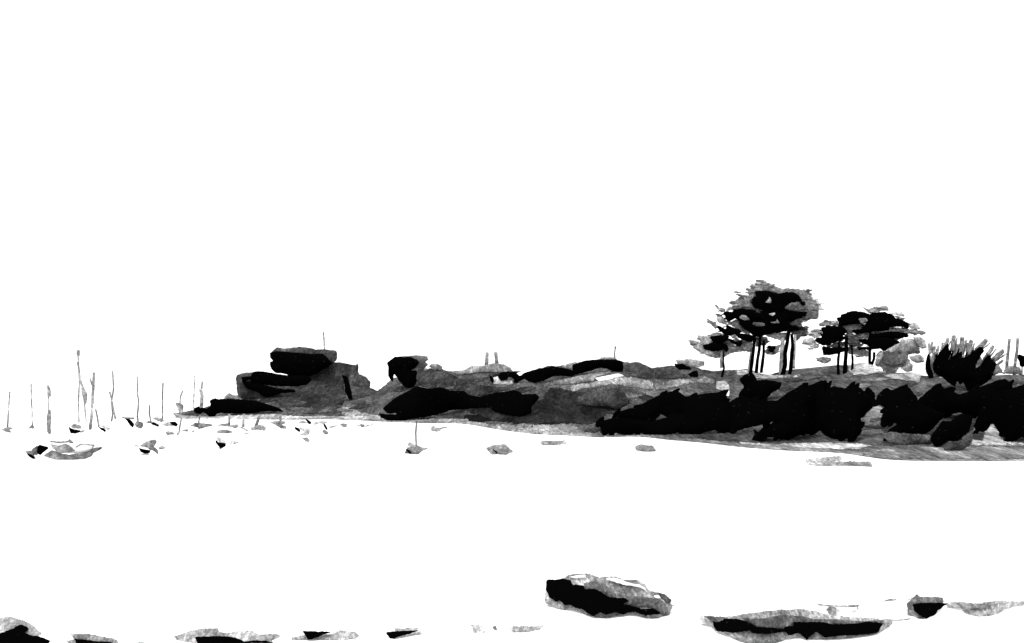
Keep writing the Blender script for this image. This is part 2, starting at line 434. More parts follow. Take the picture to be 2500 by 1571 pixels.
bush('bush', 'black bush with two rounded humps right of the grey gap', 'R8', 0, [(750,690),(800,620),(860,580),(905,610),(1020,560),(1080,590),(1150,680),(1170,740),(1420,840),(1380,900),(1300,990),(1200,1060),(1090,1110),(1020,1050),(940,1090),(860,1100),(840,1060),(870,1000),(960,940),(900,920),(860,920),(790,955),(800,880),(840,785),(770,740)], GB)
bush('bush', 'wide black bush under the spiky plant with a pointed left crest', 'R8', 0, [(1160,705),(1250,620),(1370,545),(1430,610),(1470,600),(1550,650),(1640,630),(1680,590),(1760,580),(1920,515),(2010,497),(2070,550),(2090,620),(1900,660),(1830,800),(1730,870),(1700,890),(1570,825),(1430,856),(1370,890),(1150,800)], GB, base=1020)
bush('bush', 'round black bush hanging lowest over the grey mudbank', 'R8', 0, [(1275,1090),(1310,1020),(1400,905),(1470,915),(1570,838),(1700,860),(1670,960),(1640,1040),(1560,1110),(1450,1100),(1400,1150),(1330,1165),(1300,1130)], GB)
bush('bush', 'big black bush cut by the right picture edge', 'R8', 0, [(1700,960),(1740,880),(1800,640),(2080,590),(2190,555),(2450,540),(2700,600),(2900,760),(2860,980),(2600,1080),(2330,1060),(2190,1060),(2100,1100),(2040,1110),(1990,1060),(1950,1020),(1890,935),(1820,960),(1740,1025)], GB)
bush('shrub', 'rounded dark grey shrub under the lowest black bush', 'R8', 84, [(1400,1130),(1560,1100),(1660,1005),(1692,1050),(1660,1150),(1560,1210),(1420,1212)], 'grey shrubs on the headland', off=1.5)
bush('shrub', 'grey shrub edge curving beneath the two-humped black bush', 'R8', 92, [(800,1040),(860,1010),(1050,1030),(1280,1040),(1290,1130),(1050,1155),(880,1122)], 'grey shrubs on the headland', off=2.0)

# spiky plant
sp = []
for (x0, y0, x1, y1, w) in [(1265,150,1275,262,16),(1297,140,1282,250,16),(1320,182,1300,330,18),(1360,182,1338,270,16),(1400,150,1380,270,18),(1455,102,1400,240,24),
        (1508,76,1490,240,26),(1592,95,1572,270,30),(1678,122,1650,270,28),(1828,120,1710,250,34),(1892,180,1790,340,26),(1990,222,1880,330,34),(1988,318,1910,380,18),(1970,430,1890,400,26),(1640,150,1640,270,20),(1545,160,1540,270,22)]:
    dx, dy = x1 - x0, y1 - y0; l = math.hypot(dx, dy); nx, ny = -dy / l * w * .85, dx / l * w * .85
    sp.append(('p', 165, [(x0 + nx * .75, y0 + ny * .75), (x0 - dx * .03, y0 - dy * .03), (x0 - nx * .75, y0 - ny * .75), (x1 - nx, y1 - ny), (x1 + nx, y1 + ny)], 1.2))
    if w > 17: sp.append(('p', 185, [(x0 + w * .9, y0 + 26), (x0 + w * 1.5, y0 + 22), (x1 + w * 1.3, y1), (x1 + w * .4, y1)], 1.6))
make('spiky_plant', 'large black spiky plant with pale grey blades fanning above the bushes', 'plant', 'R8', [
    ('pale_blades', [('p', 168, [(1250,340),(1275,262),(1300,300),(1330,262),(1380,290),(1400,235),(1470,270),(1500,215),(1540,260),(1580,225),(1610,275),(1655,230),(1690,280),(1740,245),(1800,330),(1850,290),(1880,345),(1935,350),(1985,430),(1900,470),(1300,490)], 2.0)] + sp),
    ('dark_blades', [('p', 0, [(1300,400),(1310,330),(1360,250),(1450,150),(1462,220),(1490,230),(1450,325),(1520,260),(1590,230),(1585,295),(1625,290),(1750,190),(1790,190),(1800,220),(1740,290),(1715,410),(1780,350),(1862,258),(1875,330),(1920,340),(1910,390),(1870,500),(1800,550),(1700,620),(1640,620),(1600,530),(1570,560),(1540,520),(1520,580),(1450,530),(1390,480),(1330,450)], 0.0),
                     *[('p', 0, [(x0 - 7, y0), (x0 + 5, y0 - 4), (x1 + 16, y1), (x1 - 16, y1)], -0.4) for x0, y0, x1, y1 in ((1420,195,1360,330),(1500,225,1460,380),(1560,205,1500,360),(1640,240,1590,380),(1700,215,1620,360),(1800,225,1690,380),(1845,265,1740,420),(1905,300,1790,450),(1925,355,1830,480),(1345,255,1320,400))],
                     ('p', 0, [(1255,255),(1277,255),(1280,370),(1315,490),(1270,500),(1240,440),(1230,370)], 0.0)])],
    on_land=True)
make('post', 'pale grey leaning post right of the spiky plant', 'post', 'R8', [('post', [('t', 182, [(2048,112),(2038,230),(2025,330),(2022,445)], 34)])], 'pale posts by the spiky plant', on_land=True)
make('post', 'outer pale grey post nearest the right picture edge', 'post', 'R8', [('post', [('t', 182, [(2130,100),(2122,230),(2105,330),(2095,462)], 34)])], 'pale posts by the spiky plant', on_land=True)
bush('shrub', 'pale grey shrub around the feet of two pale posts', 'R8', 186, [(1985,450),(2010,390),(2060,370),(2150,385),(2170,460)], 'grey shrubs on the headland', off=1.0)
make('small_tree', 'small black-crowned tree cut by the right picture edge', 'tree', 'R8', [
    ('trunk', [('t', 190, [(2172,370),(2170,455)], 14)]), ('crown', [('p', 0, [(2115,270),(2150,265),(2190,280),(2260,270),(2260,380),(2190,385),(2150,380),(2142,330)])])], on_land=True)
make('bushy_tree', 'broad grey bushy tree between the right pines and spiky plant', 'tree', 'F7', [
    ('crown', [('p', 140, [(1280,1190),(1300,1010),(1380,930),(1420,950),(1600,850),(1700,800),(1720,740),(1880,720),(1960,760),(2040,860),(2040,990),(1960,1000),(1830,1010),(1850,1080),(1900,1160),(1860,1260),(1700,1230),(1640,1310),(1420,1310),(1400,1250),(1330,1210)], 0.0),
               ('p', 118, [(1400,1060),(1560,990),(1740,1000),(1830,1080),(1760,1180),(1560,1200),(1420,1160)], -1.2)]),
    ('pale_crown', [('p', 186, [(1900,700),(2030,698),(2120,760),(2140,830),(2165,890),(2050,912),(2020,860),(1950,790)], -0.8), ('p', 170, [(1700,1240),(1850,1150),(1920,1165),(1915,1290),(1820,1300)], -1.4),
                    ('p', 178, [(1290,1110),(1320,1010),(1400,960),(1420,1020),(1360,1110),(1330,1190)], -1.4), ('p', 172, [(1500,930),(1620,850),(1700,850),(1640,930),(1540,980)], -1.6)])],
    on_land=True, kappa=0.35, base=912, feather=9)
bush('shrub', 'very pale shrub right of the broad grey bushy tree', 'F7', 212, [(1850,1030),(2040,1000),(2100,1050),(2112,1140),(1980,1150),(1880,1100)], 'grey shrubs on the headland', base=905)

# ------------------------------------------------------------------ pines
def pine(name, label, sheet, trunks, grey, black, spots=(), group='left clump of pines on the headland'):
    """trunks: (tone, path, width); grey/black: crown clumps; spots: light clumps in front of the dark ones"""
    foot = tr(sheet, [trunks[0][1][-1]])[0]
    Y = land_depth(*(tr(sheet, [(1000, 1370)])[0] if sheet == 'F6' else tr(sheet, [(800, 1310)])[0]))
    u = Y / F
    o = world(foot[0], foot[1], Y)
    root = empty(name, o)
    mb = MB()
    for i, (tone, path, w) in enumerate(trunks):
        tube(mb, tr(sheet, path), 1.22 * w / SHEET[sheet][2], tone, Y, off=0.0 if tone == 0 else 6 * u, taper=0.75)  # grey tubes set behind a black trunk paint its lit side as pale tone
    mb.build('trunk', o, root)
    if grey:
        mb = MB()
        for i, (tone, p) in enumerate(grey): solid(mb, tr(sheet, p), min(tone + 22, 225), Y, kappa=0.5, off=(14 + 3 * i) * u, rmax=10, amp=2.0, feather=6)
        for tone, p in grey:
            q = tr(sheet, p); ccx = sum(a[0] for a in q) / len(q); ccy = sum(a[1] for a in q) / len(q)
            area = abs(sum(q[i][0] * q[(i + 1) % len(q)][1] - q[(i + 1) % len(q)][0] * q[i][1] for i in range(len(q)))) / 2
            for k in range(int(min(16, 2 + area / 130))):
                a, b = random.choice(list(zip(q, q[1:] + q[:1]))); w = random.random()
                x, y = a[0] + (b[0] - a[0]) * w, a[1] + (b[1] - a[1]) * w
                g = random.uniform(0.5, 0.93)
                x, y = ccx + (x - ccx) * g, ccy + (y - ccy) * g
                solid(mb, lens(x, y, random.uniform(10, 24), random.uniform(2.6, 5), random.uniform(-.35, .25) + (0.2 if x < ccx else -0.05)),
                      max(95, min(215, tone + random.choice((-30, -14, 25, 45)))), Y, kappa=0.3, off=random.uniform(6, 13) * u, feather=0, amp=0.7)
        mb.build('pale_crown', o, root)
    mb = MB()
    for p in black:
        q = tr(sheet, p); ccx = sum(a[0] for a in q) / len(q)
        for a, b in zip(q, q[1:] + q[:1]):
            if random.random() < 0.30 and abs(b[1] - a[1]) > 1:
                x, y = (a[0] + b[0]) / 2, (a[1] + b[1]) / 2
                solid(mb, lens(x, y, random.uniform(8, 16), random.uniform(2, 3.4), random.uniform(-.2, .3) * (1 if x < ccx else -1)), 0, Y, kappa=0.6, feather=0, amp=0.5)
    for i, p in enumerate(black): solid(mb, tr(sheet, p), 0, Y, kappa=0.9, off=-2 * i * u, rmax=14, amp=1.6, feather=2.5)
    cr = mb.build('crown', o, root)
    if spots:
        mb = MB()
        for tone, p in spots: solid(mb, tr(sheet, p), tone, Y, kappa=0.5, off=-26 * u, amp=0.8)
        mb.build('light_clump', o, cr)
    return tag(root, label, 'tree', group)

pine('pine_tree', 'small leaning pine at the left end of the pine row', 'F6',
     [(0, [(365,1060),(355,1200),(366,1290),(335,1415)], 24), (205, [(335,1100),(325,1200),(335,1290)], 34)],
     [(172, [(-148,903),(-105,918),(-50,952),(-15,945),(55,985),(85,985),(30,925),(16,863),(90,862),(170,870),(200,830),(270,815),(400,850),(430,900),(500,960),(520,1020),(520,1080),(440,1110),(380,1145),(280,1165),(200,1160),(130,1125),(60,1105),(5,1065),(-35,1035),(-60,990),(-110,950)])],
     [[(75,990),(170,965),(220,950),(360,960),(410,990),(430,1040),(410,1080),(380,1080),(370,1040),(300,1070),(190,1070),(110,1045)],
      [(170,880),(320,855),(440,870),(410,920),(360,965),(230,965),(210,930)], [(400,890),(470,915),(540,950),(600,930),(602,970),(580,1005),(540,1000),(460,960)]])
pine('pine_tree', 'pine with the leftmost of three close black trunks and low drooping branches', 'F6',
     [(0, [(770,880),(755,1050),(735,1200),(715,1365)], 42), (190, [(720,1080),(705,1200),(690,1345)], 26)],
     [(152, [(270,580),(300,570),(380,640),(400,690),(470,680),(490,650),(540,650),(560,700),(640,760),(730,830),(700,870),(600,820),(450,730),(390,720),(300,700),(270,660)]),
      (158, [(130,635),(200,670),(260,690),(272,740),(260,780),(200,720),(150,680)]),
      (152, [(500,900),(740,930),(750,1080),(640,1070),(540,1090),(450,1080),(520,1000)])],
     [[(270,730),(330,750),(390,770),(390,715),(480,750),(605,795),(590,830),(520,860),(420,870),(340,830),(290,790)],
      [(500,840),(600,830),(740,855),(790,890),(770,930),(690,950),(600,915),(545,890)]],
     [(150, [(450,868),(510,842),(560,915),(480,900)])])
pine('pine_tree', 'pine with the middle of three close black trunks and a wide left bough', 'F6',
     [(0, [(845,860),(830,1050),(805,1200),(790,1360)], 38)],
     [(142, [(640,235),(760,250),(800,350),(770,500),(830,540),(600,530),(480,530),(400,545),(388,505),(460,470),(500,455),(415,430),(560,380),(660,370),(590,352),(530,325),(508,285),(540,272),(585,335),(640,340),(680,325),(630,285),(690,292)]),
      (160, [(250,450),(300,490),(375,508),(385,545),(340,565),(300,540),(270,500)])],
     [[(335,555),(400,545),(470,545),(480,515),(620,505),(740,520),(830,570),(900,580),(900,670),(720,672),(560,680),(545,650),(510,645),(470,660),(420,690),(390,650),(380,610)]],
     [(140, [(570,610),(610,590),(650,600),(710,655),(640,665),(575,640)])])
pine('pine_tree', 'tallest pine with a pale grey top above the third close trunk', 'F6',
     [(0, [(890,930),(888,1100),(872,1230),(855,1357)], 36)],
     [(145, [(785,125),(870,125),(930,150),(940,165),(970,165),(1060,215),(1135,240),(1110,310),(900,290),(780,300),(690,305),(640,245),(720,255),(690,190),(790,180)]),
      (118, [(700,300),(900,290),(1150,330),(1230,600),(1200,800),(1000,850),(800,860),(660,780),(620,600),(740,520),(720,400)]),
      (142, [(770,880),(870,870),(930,880),(962,940),(900,1000),(850,1000),(780,1020)])],
     [[(770,275),(880,270),(1000,290),(1120,310),(1140,570),(1000,560),(900,540),(780,505),(730,450),(708,420),(745,410),(718,345),(790,345)]],
     [(172, [(908,432),(950,380),(966,352),(986,390),(985,432)])])
pine('pine_tree', 'pine with the thick left trunk of the pair and a flat black underside', 'F6',
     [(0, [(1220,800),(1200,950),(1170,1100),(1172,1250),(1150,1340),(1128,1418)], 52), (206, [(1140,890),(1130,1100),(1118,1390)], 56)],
     [(152, [(900,830),(1200,820),(1175,945),(1100,930),(1010,890),(920,870)]),
      (160, [(900,1080),(950,1000),(1060,1000),(1090,985),(1120,1000),(1085,1060),(1080,1095),(1000,1122),(920,1112)])],
     [[(840,530),(1000,540),(1170,510),(1300,540),(1465,550),(1450,600),(1300,660),(1210,690),(1230,710),(1380,750),(1430,765),(1340,800),(1200,812),(1050,832),(900,842),(890,870),(850,885),(760,885),(740,860),(640,780),(570,720),(550,650),(700,660),(860,650)],
      [(940,1000),(1032,995),(1046,1030),(1012,1090),(980,1087),(945,1040)]],
     [(150, [(950,580),(1030,560),(1042,580),(1010,606)]), (112, [(738,712),(760,685),(900,700),(906,736),(800,742)]), (145, [(980,686),(1050,680),(1065,643),(1102,702),(1000,702)])])
pine('pine_tree', 'pine with the right trunk of the pair and a feathery grey right side', 'F6',
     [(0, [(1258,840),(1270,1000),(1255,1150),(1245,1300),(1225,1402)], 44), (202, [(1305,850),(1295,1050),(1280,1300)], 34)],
     [(126, [(1000,265),(1200,235),(1400,250),(1510,228),(1527,260),(1500,290),(1527,310),(1520,350),(1580,395),(1610,450),(1620,530),(1630,600),(1642,640),(1520,650),(1390,700),(1400,740),(1470,728),(1484,790),(1472,862),(1400,880),(1320,940),(1290,850),(1210,830),(1200,690),(1100,500)]),
      (198, [(1540,365),(1600,385),(1640,430),(1650,470),(1692,512),(1680,532),(1600,525),(1560,450)])],
     [[(1090,310),(1180,285),(1280,290),(1350,330),(1385,380),(1392,410),(1440,410),(1452,440),(1440,472),(1390,470),(1360,412),(1240,432),(1160,490),(1200,530),(1180,560),(1110,565)]],
     [(104, [(1172,492),(1240,434),(1350,416),(1382,474),(1450,484),(1482,522),(1330,548),(1210,518)])])

G2 = 'right clump of pines on the headland'
pine('pine_tree', 'slim pine at the left of the right clump with a low dark bough', 'F7',
     [(0, [(672,790),(682,950),(664,1080),(660,1200),(667,1338)], 44)],
     [(205, [(50,760),(240,715),(290,800),(360,870),(280,912),(140,932),(200,870),(90,830)]), (192, [(290,1080),(400,1035),(540,1060),(555,1110),(490,1142),(420,1157),(330,1120)])],
     [[(385,870),(500,882),(770,875),(835,880),(832,950),(740,962),(580,1010),(470,1024),(410,1000)]], group=G2)
pine('pine_tree', 'pine of the right clump with its thickest trunk and stepped left crown', 'F7',
     [(0, [(797,700),(802,900),(785,1100),(772,1345)], 62)],
     [(172, [(330,490),(440,428),(520,440),(640,430),(700,525),(450,520),(360,545)]), (200, [(160,600),(300,570),(370,590),(395,650),(385,700),(240,725),(150,640)]),
      (128, [(420,845),(520,845),(600,800),(800,780),(800,880),(640,885),(500,880)])],
     [[(440,505),(560,520),(690,520),(740,540),(800,580),(832,620),(760,660),(750,700),(795,720),(770,750),(640,795),(520,850),(400,855),(290,800),(248,710),(390,715),(358,648),(400,650),(363,545),(450,545)]], group=G2)
pine('pine_tree', 'thin-trunked pine of the right clump under a domed black bough', 'F7',
     [(0, [(888,840),(897,1000),(906,1100),(895,1275)], 36)],
     [(132, [(690,500),(960,450),(1170,500),(1100,620),(900,650),(800,660),(740,600)]), (110, [(820,630),(930,650),(1000,660),(1190,640),(1190,740),(990,745),(1040,830),(1150,855),(930,885),(830,885),(800,720),(760,680)]),
      (172, [(820,870),(930,885),(1010,925),(1180,925),(1172,1050),(1090,1040),(1010,1060),(950,1050),(940,1000),(830,1000)])],
     [[(635,380),(705,378),(708,330),(830,290),(950,273),(1080,283),(1195,325),(1190,470),(1050,495),(960,490),(870,505),(720,522),(690,510),(660,450)]],
     [(158, [(1000,406),(1080,388),(1135,393),(1166,445),(1055,497)])], group=G2)
pine('pine_tree', 'pine of the right clump with wide layered boughs and a side stub', 'F7',
     [(0, [(1200,600),(1197,900),(1190,1100),(1197,1250)], 44), (0, [(1268,965),(1262,1080),(1225,1180),(1200,1240)], 46)],
     [(140, [(1000,560),(1300,520),(1560,540),(1760,600),(1780,700),(1640,780),(1300,760),(1000,720),(940,640)]), (202, [(1095,235),(1200,225),(1300,200),(1450,184),(1500,200),(1517,268),(1400,278),(1180,312),(1110,255)]), (200, [(1565,312),(1640,290),(1750,284),(1772,372),(1690,352)]),
      (172, [(1585,345),(1750,388),(1762,428),(1640,395)]), (196, [(1820,460),(1980,470),(2040,540),(2052,592),(1870,572),(1850,500)]),
      (152, [(1500,540),(1760,552),(1780,572),(1960,578),(2135,622),(2133,672),(2050,672),(1870,662),(1800,632),(1510,615)]), (120, [(1180,610),(1360,640),(1340,665),(1200,670)])],
     [[(1185,325),(1300,295),(1440,288),(1550,322),(1620,378),(1760,428),(1862,490),(1840,572),(1780,572),(1760,546),(1520,542),(1515,600),(1200,620),(1100,642),(1000,667),(940,662),(888,600),(1080,560),(1110,540),(1050,497),(1170,450)],
      [(1240,655),(1350,650),(1500,613),(1640,613),(1780,638),(1875,690),(1760,732),(1640,738),(1460,722),(1250,735),(1180,735),(1185,650)],
      [(985,738),(1170,745),(1250,715),(1460,716),(1580,735),(1680,780),(1702,806),(1560,882),(1422,955),(1380,912),(1230,922),(1150,932),(1010,927),(925,885),(1100,872),(1200,872),(1130,850),(1040,800)]], group=G2)

# ------------------------------------------------------------------ middle headland
GM = 'black bushes on the middle headland'
bush('bush', 'black bush with a pointed beak-like left end low by the water', 'R4', 0, [(105,988),(190,1003),(290,1004),(290,992),(200,995),(145,940),(290,820),(450,740),(510,705),(660,735),(690,860),(710,1010),(500,1045),(330,1070),(200,1065),(130,1040)], GM)
bush('bush', 'black bush in the middle of the long low row facing the water', 'R4', 0, [(640,735),(770,715),(850,750),(1000,755),(1060,800),(1180,820),(1190,930),(1000,950),(870,960),(750,1000),(680,1012)], GM)
bush('bush', 'rounded black bush ending the long low row on its right', 'R4', 0, [(1160,820),(1330,775),(1460,760),(1540,745),(1600,770),(1625,790),(1760,785),(1802,820),(1770,870),(1720,920),(1720,990),(1600,1030),(1450,1010),(1330,980),(1290,940),(1160,932)], GM)
bush('hedge', 'wavy black hedge with a knob at its left end on the ridge', 'R4', 0, [(1360,600),(1400,555),(1530,550),(1600,598),(1650,560),(1800,515),(1950,495),(2100,522),(2165,540),(2165,602),(1950,600),(1850,650),(1760,675),(1690,660),(1640,630),(1560,672),(1530,672),(1530,630),(1480,605),(1460,640),(1400,650),(1370,622)], 'hedges on the ridge', cat='hedge')
bush('hedge', 'black arched hedge on the ridge beneath the short thin pole', 'R5', 0, [(205,480),(330,435),(480,423),(680,428),(752,455),(740,552),(640,550),(560,520),(500,510),(380,550),(170,602),(200,560)], 'hedges on the ridge', cat='hedge')
bush('bush', 'tiny black leaf-shaped bush on the pale notch of the ridge', 'R4', 0, [(1265,585),(1300,600),(1327,640),(1310,682),(1288,650)], GM)
bush('bush', 'small flat black bush on the ridge under a pale flat clump', 'R5', 0, [(1280,468),(1380,473),(1440,500),(1462,532),(1320,530),(1290,500)], GM)
bush('bush', 'small black blocky bush just below the flat ridge bush', 'R5', 0, [(1425,580),(1480,545),(1520,540),(1537,590),(1520,612),(1450,610)], GM)
GS = 'grey shrubs on the headland'
bush('shrub', 'pale flat-topped clump standing above the small black ridge bush', 'R5', 188, [(1290,425),(1500,413),(1560,440),(1602,440),(1592,490),(1550,508),(1440,500),(1310,475)], GS, base=897, kappa=0.8)
bush('shrub', 'small dark grey mound left of the pine row ground', 'R5', 98, [(1815,590),(1830,545),(1855,528),(1890,542),(1912,592)], GS)
bush('shrub', 'rounded dark grey shrub in front of the pale field', 'R5', 82, [(230,850),(290,800),(400,750),(600,698),(690,712),(802,840),(790,905),(650,960),(600,920),(450,920),(300,900)], GS, kappa=0.6)
bush('shrub', 'pale grey shrub beside the dark square-topped tree', 'R4', 182, [(635,500),(660,465),(740,470),(776,500),(772,548),(680,530)], GS)
bush('shrub', 'long grey shrub on the ridge beneath two pale posts', 'R4', 158, [(860,562),(1000,535),(1090,490),(1200,488),(1330,460),(1430,473),(1500,515),(1545,575),(1350,560),(1150,560),(940,590)], GS, kappa=0.7)
bush('shrub', 'mottled grey shrub on the ridge right of the arched hedge', 'R5', 110, [(740,455),(850,470),(895,448),(990,490),(1062,525),(1080,600),(1000,630),(900,610),(860,560),(745,550)], GS, kappa=0.6)
bush('shrub', 'dark grey shrub on the ridge left of the small black bushes', 'R5', 106, [(1062,525),(1100,503),(1280,488),(1320,530),(1430,560),(1420,620),(1250,630),(1080,625)], GS, kappa=0.6)
bush('shrub', 'pale rim shrub behind the top of the arched hedge', 'R5', 196, [(480,430),(500,402),(570,388),(640,400),(690,430)], GS, off=1.5)
bush('shrub', 'pale thin shrub behind the left shoulder of arched hedge', 'R5', 190, [(90,500),(170,458),(290,443),(330,470),(210,540),(120,520)], GS, off=1.5, base=900)
GP = 'pale posts on the middle ridge'
make('post', 'left of two pale grey posts on the middle ridge', 'post', 'R4', [('post', [('t', 188, [(1250,348),(1248,420),(1242,490)], 42)])], GP, on_land=True)
make('post', 'right of two pale grey posts on the middle ridge', 'post', 'R4', [('post', [('t', 188, [(1340,343),(1346,400),(1352,468)], 42)])], GP, on_land=True)
make('pole', 'short thin grey pole above the arched black hedge', 'pole', 'R5', [('shaft', [('t', 150, [(658,300),(650,360),(652,425)], 12)]), ('cap', [('p', 150, [(645,285),(672,286),(668,305),(652,305)])])], on_land=True)
make('tree', 'dark square-topped tree with a hanging left flap on the middle headland', 'tree', 'R4', [
    ('pale_crown', [('p', 118, [(340,390),(460,380),(620,384),(641,400),(630,430),(600,450),(632,485),(560,540),(520,700),(460,730),(400,700),(350,500)], 3.0)]),
    ('crown', [('p', 0, [(190,460),(240,420),(275,393),(340,395),(450,398),(520,430),(532,455),(500,510),(440,540),(510,545),(500,590),(510,660),(470,710),(420,732),(380,715),(320,650),(270,573),(253,667),(210,610),(205,490)], 0.0)])],
    on_land=True, kappa=0.8)

# ------------------------------------------------------------------ left islet
make('tree', 'black flat-topped block of trees crowning the far left islet', 'tree', 'R3', [
    ('pale_crown', [('p', 88, [(440,350),(490,295),(600,305),(720,289),(830,294),(900,315),(1040,318),(1130,330),(1142,370),(1130,442),(1000,500),(860,470),(480,400)], 4.0)]),
    ('crown', [('p', 0, [(430,350),(490,335),(600,345),(720,350),(850,365),(980,360),(1030,400),(1082,460),(1050,500),(980,530),(920,580),(830,602),(650,600),(560,572),(490,570),(440,520),(425,450),(462,442),(430,400)], 0.0)])],
    'tree clumps on the left islet', on_land=True, kappa=0.8)
make('tree', 'wide black double-layered tree below the flat-topped block', 'tree', 'R3', [
    ('pale_crown', [('p', 98, [(65,620),(80,588),(130,565),(250,558),(350,650),(560,735),(600,800),(560,850),(330,850),(100,835),(80,760)], 5.0)]),
    ('crown', [('p', 0, [(125,610),(230,600),(248,550),(360,550),(480,572),(650,596),(830,596),(872,640),(820,690),(720,710),(480,706),(320,682),(235,665),(215,630),(170,660),(140,650)], 0.0),
               ('p', 0, [(130,648),(320,678),(430,712),(560,735),(690,740),(702,772),(540,780),(470,810),(400,822),(340,805),(300,770),(180,730)], -0.5)])],
    'tree clumps on the left islet', on_land=True, kappa=0.8)
bush('tree', 'dark grey tree mass right of the black islet trees', 'R3', 64, [(480,620),(870,540),(1080,450),(1180,453),(1310,480),(1345,540),(1330,900),(1100,960),(700,960),(540,930),(540,760)], 'tree clumps on the left islet', cat='tree', base=915, kappa=0.6)
bush('tree', 'ragged grey tree at the right end of the islet', 'R3', 88, [(1290,485),(1360,467),(1366,570),(1450,610),(1492,670),(1482,740),(1562,775),(1560,960),(1300,960),(1250,700)], 'tree clumps on the left islet', cat='tree', base=940, kappa=0.6)
bush('bush', 'long low black bush with a small lobe at its left tip', 'R2', 0, [(1015,715),(1060,690),(1120,680),(1200,700),(1225,712),(1290,675),(1292,640),(1270,600),(1310,570),(1350,558),(1380,570),(1600,568),(1930,590),(2080,630),(2200,670),(2330,720),(2372,762),(2150,747),(1870,780),(1580,785),(1400,777),(1350,825),(1280,832),(1230,800),(1180,765),(1130,797),(1070,780)], 'black bushes on the left islet')
bush('narrow_tree', 'narrow black tree leaning on the right side of the islet', 'R3', 0, [(1185,585),(1240,600),(1270,680),(1302,830),(1280,857),(1250,820),(1220,770),(1215,680)], 'black bushes on the left islet', cat='tree', base=980)
bush('shrub', 'pale grey shrub above the left end of the long low bush', 'R2', 190, [(1470,570),(1520,510),(1560,480),(1620,510),(1700,515),(1760,580),(1600,600)], GS, base=985)
make('pole', 'tall thin pole on top of the islet\'s flat-topped trees', 'pole', 'R3', [('pole', [('t', 165, [(993,136),(998,200),(1004,330)], 14)])], on_land=True)
make('pole', 'thin pale pole behind the left lobe of the low black bush', 'pole', 'R2', [('pole', [('t', 195, [(1048,228),(1052,380),(1040,560),(1032,740)], 13)])], 'poles behind the low islet bush', Y=470)
make('pole', 'thick grey pole with a thin tip behind the low black bush', 'pole', 'R2', [('shaft', [('t', 160, [(1166,310),(1158,420)], 12)]), ('wrapped_sail', [('p', 178, [(1108,425),(1150,418),(1186,480),(1180,700),(1130,700),(1137,470),(1112,455)])])], 'poles behind the low islet bush', Y=470)

# ================================================================== BOATS
def boat(name, label, sheet, parts, group, cat='boat', base=None, kappa=0.8, amp=0.9):
    return make(name, label, cat, sheet, parts, group, base=base, kappa=0.5, amp=amp, min_px=0.9, step=1.1, feather=0.0)
P = lambda tone, pts, *a: ('p', tone, pts, *a)
T = lambda tone, pts, w, *a: ('t', tone, pts, w, *a)
GY = 'sailing boats moored in the left of the bay'
GD = 'small boats moored near the left islet'
boat('sailboat', 'grey sailing boat with one plain mast farthest left', 'R1', [('mast', [T(165, [(90,668),(78,850),(68,1030)], 15)]), ('hull', [P(188, [(8,1022),(50,1000),(115,996),(122,1008),(90,1020),(107,1047),(60,1042)])])], GY)
boat('sailboat', 'tiny dark-hulled sailing boat with a hair-thin pale mast', 'R1', [('mast', [T(200, [(287,598),(292,760),(301,985)], 11)]), ('hull', [P(115, [(266,1000),(290,974),(320,995),(306,1014),(287,1002),(275,1018)])])], GY)
boat('sailboat', 'sailing boat seen end-on with thick grey furled sails on its mast', 'R1', [('mast', [T(188, [(443,606),(446,720),(446,840)], 11)]),
     ('furled_jib', [P(188, [(435,610),(452,610),(471,660),(470,712),(450,718),(440,700)])]), ('furled_sail', [P(180, [(443,835),(468,833),(476,900),(468,1000),(471,1040),(436,1035),(429,920)])]), ('hull', [P(125, [(432,1030),(472,1035),(470,1055),(455,1062),(438,1045)])])], GY)
boat('sailboat', 'black-hulled sailing boat with the tallest mast and leaning furled jib', 'R1', [('mast', [T(178, [(722,300),(722,400),(733,560),(723,780),(729,955)], 14)]), ('masthead', [P(190, [(706,290),(720,280),(740,292),(735,340),(728,360),(712,350)])]),
     ('furled_jib', [P(172, [(710,395),(730,388),(747,550),(780,640),(804,690),(802,770),(787,782),(803,957),(790,935),(765,720),(735,570)])]),
     ('hull', [P(0, [(630,988),(660,1010),(740,1025),(747,1042),(690,1057),(650,1052)])]), ('cabin', [P(186, [(650,985),(680,966),(745,978),(752,1012),(680,1010)])]), ('stern', [P(162, [(742,1030),(787,1018),(777,1042),(745,1050)])])], GY)
boat('sailboat', 'narrow sailing boat with a thick grey mast forked near its top', 'R1', [('mast', [T(165, [(868,490),(857,700),(850,850),(833,1012)], 30)]), ('spreader', [T(175, [(830,545),(850,605)], 15)]), ('hull', [P(122, [(818,988),(850,988),(842,1020),(822,1020)])])], GY)
boat('sailboat', 'small black sailing boat with a short left-leaning mast', 'R1', [('mast', [T(180, [(883,830),(900,910),(913,990)], 19)]), ('hull', [P(0, [(900,988),(960,1008),(982,1025),(972,1042),(935,1022)])]), ('cabin', [P(195, [(935,990),(960,976),(1020,1010),(992,1027),(970,1010)])])], GY)
boat('sailboat', 'white-hulled sailing boat with crossing mast and stay', 'R1', [('mast', [T(178, [(1040,478),(1049,640),(1030,760),(1041,870),(1028,955)], 14)]), ('furled_jib', [T(165, [(1012,668),(1035,760),(1066,922)], 18)]), ('hull', [P(255, [(1010,945),(1080,940),(1062,975),(1025,975)])])], GY)
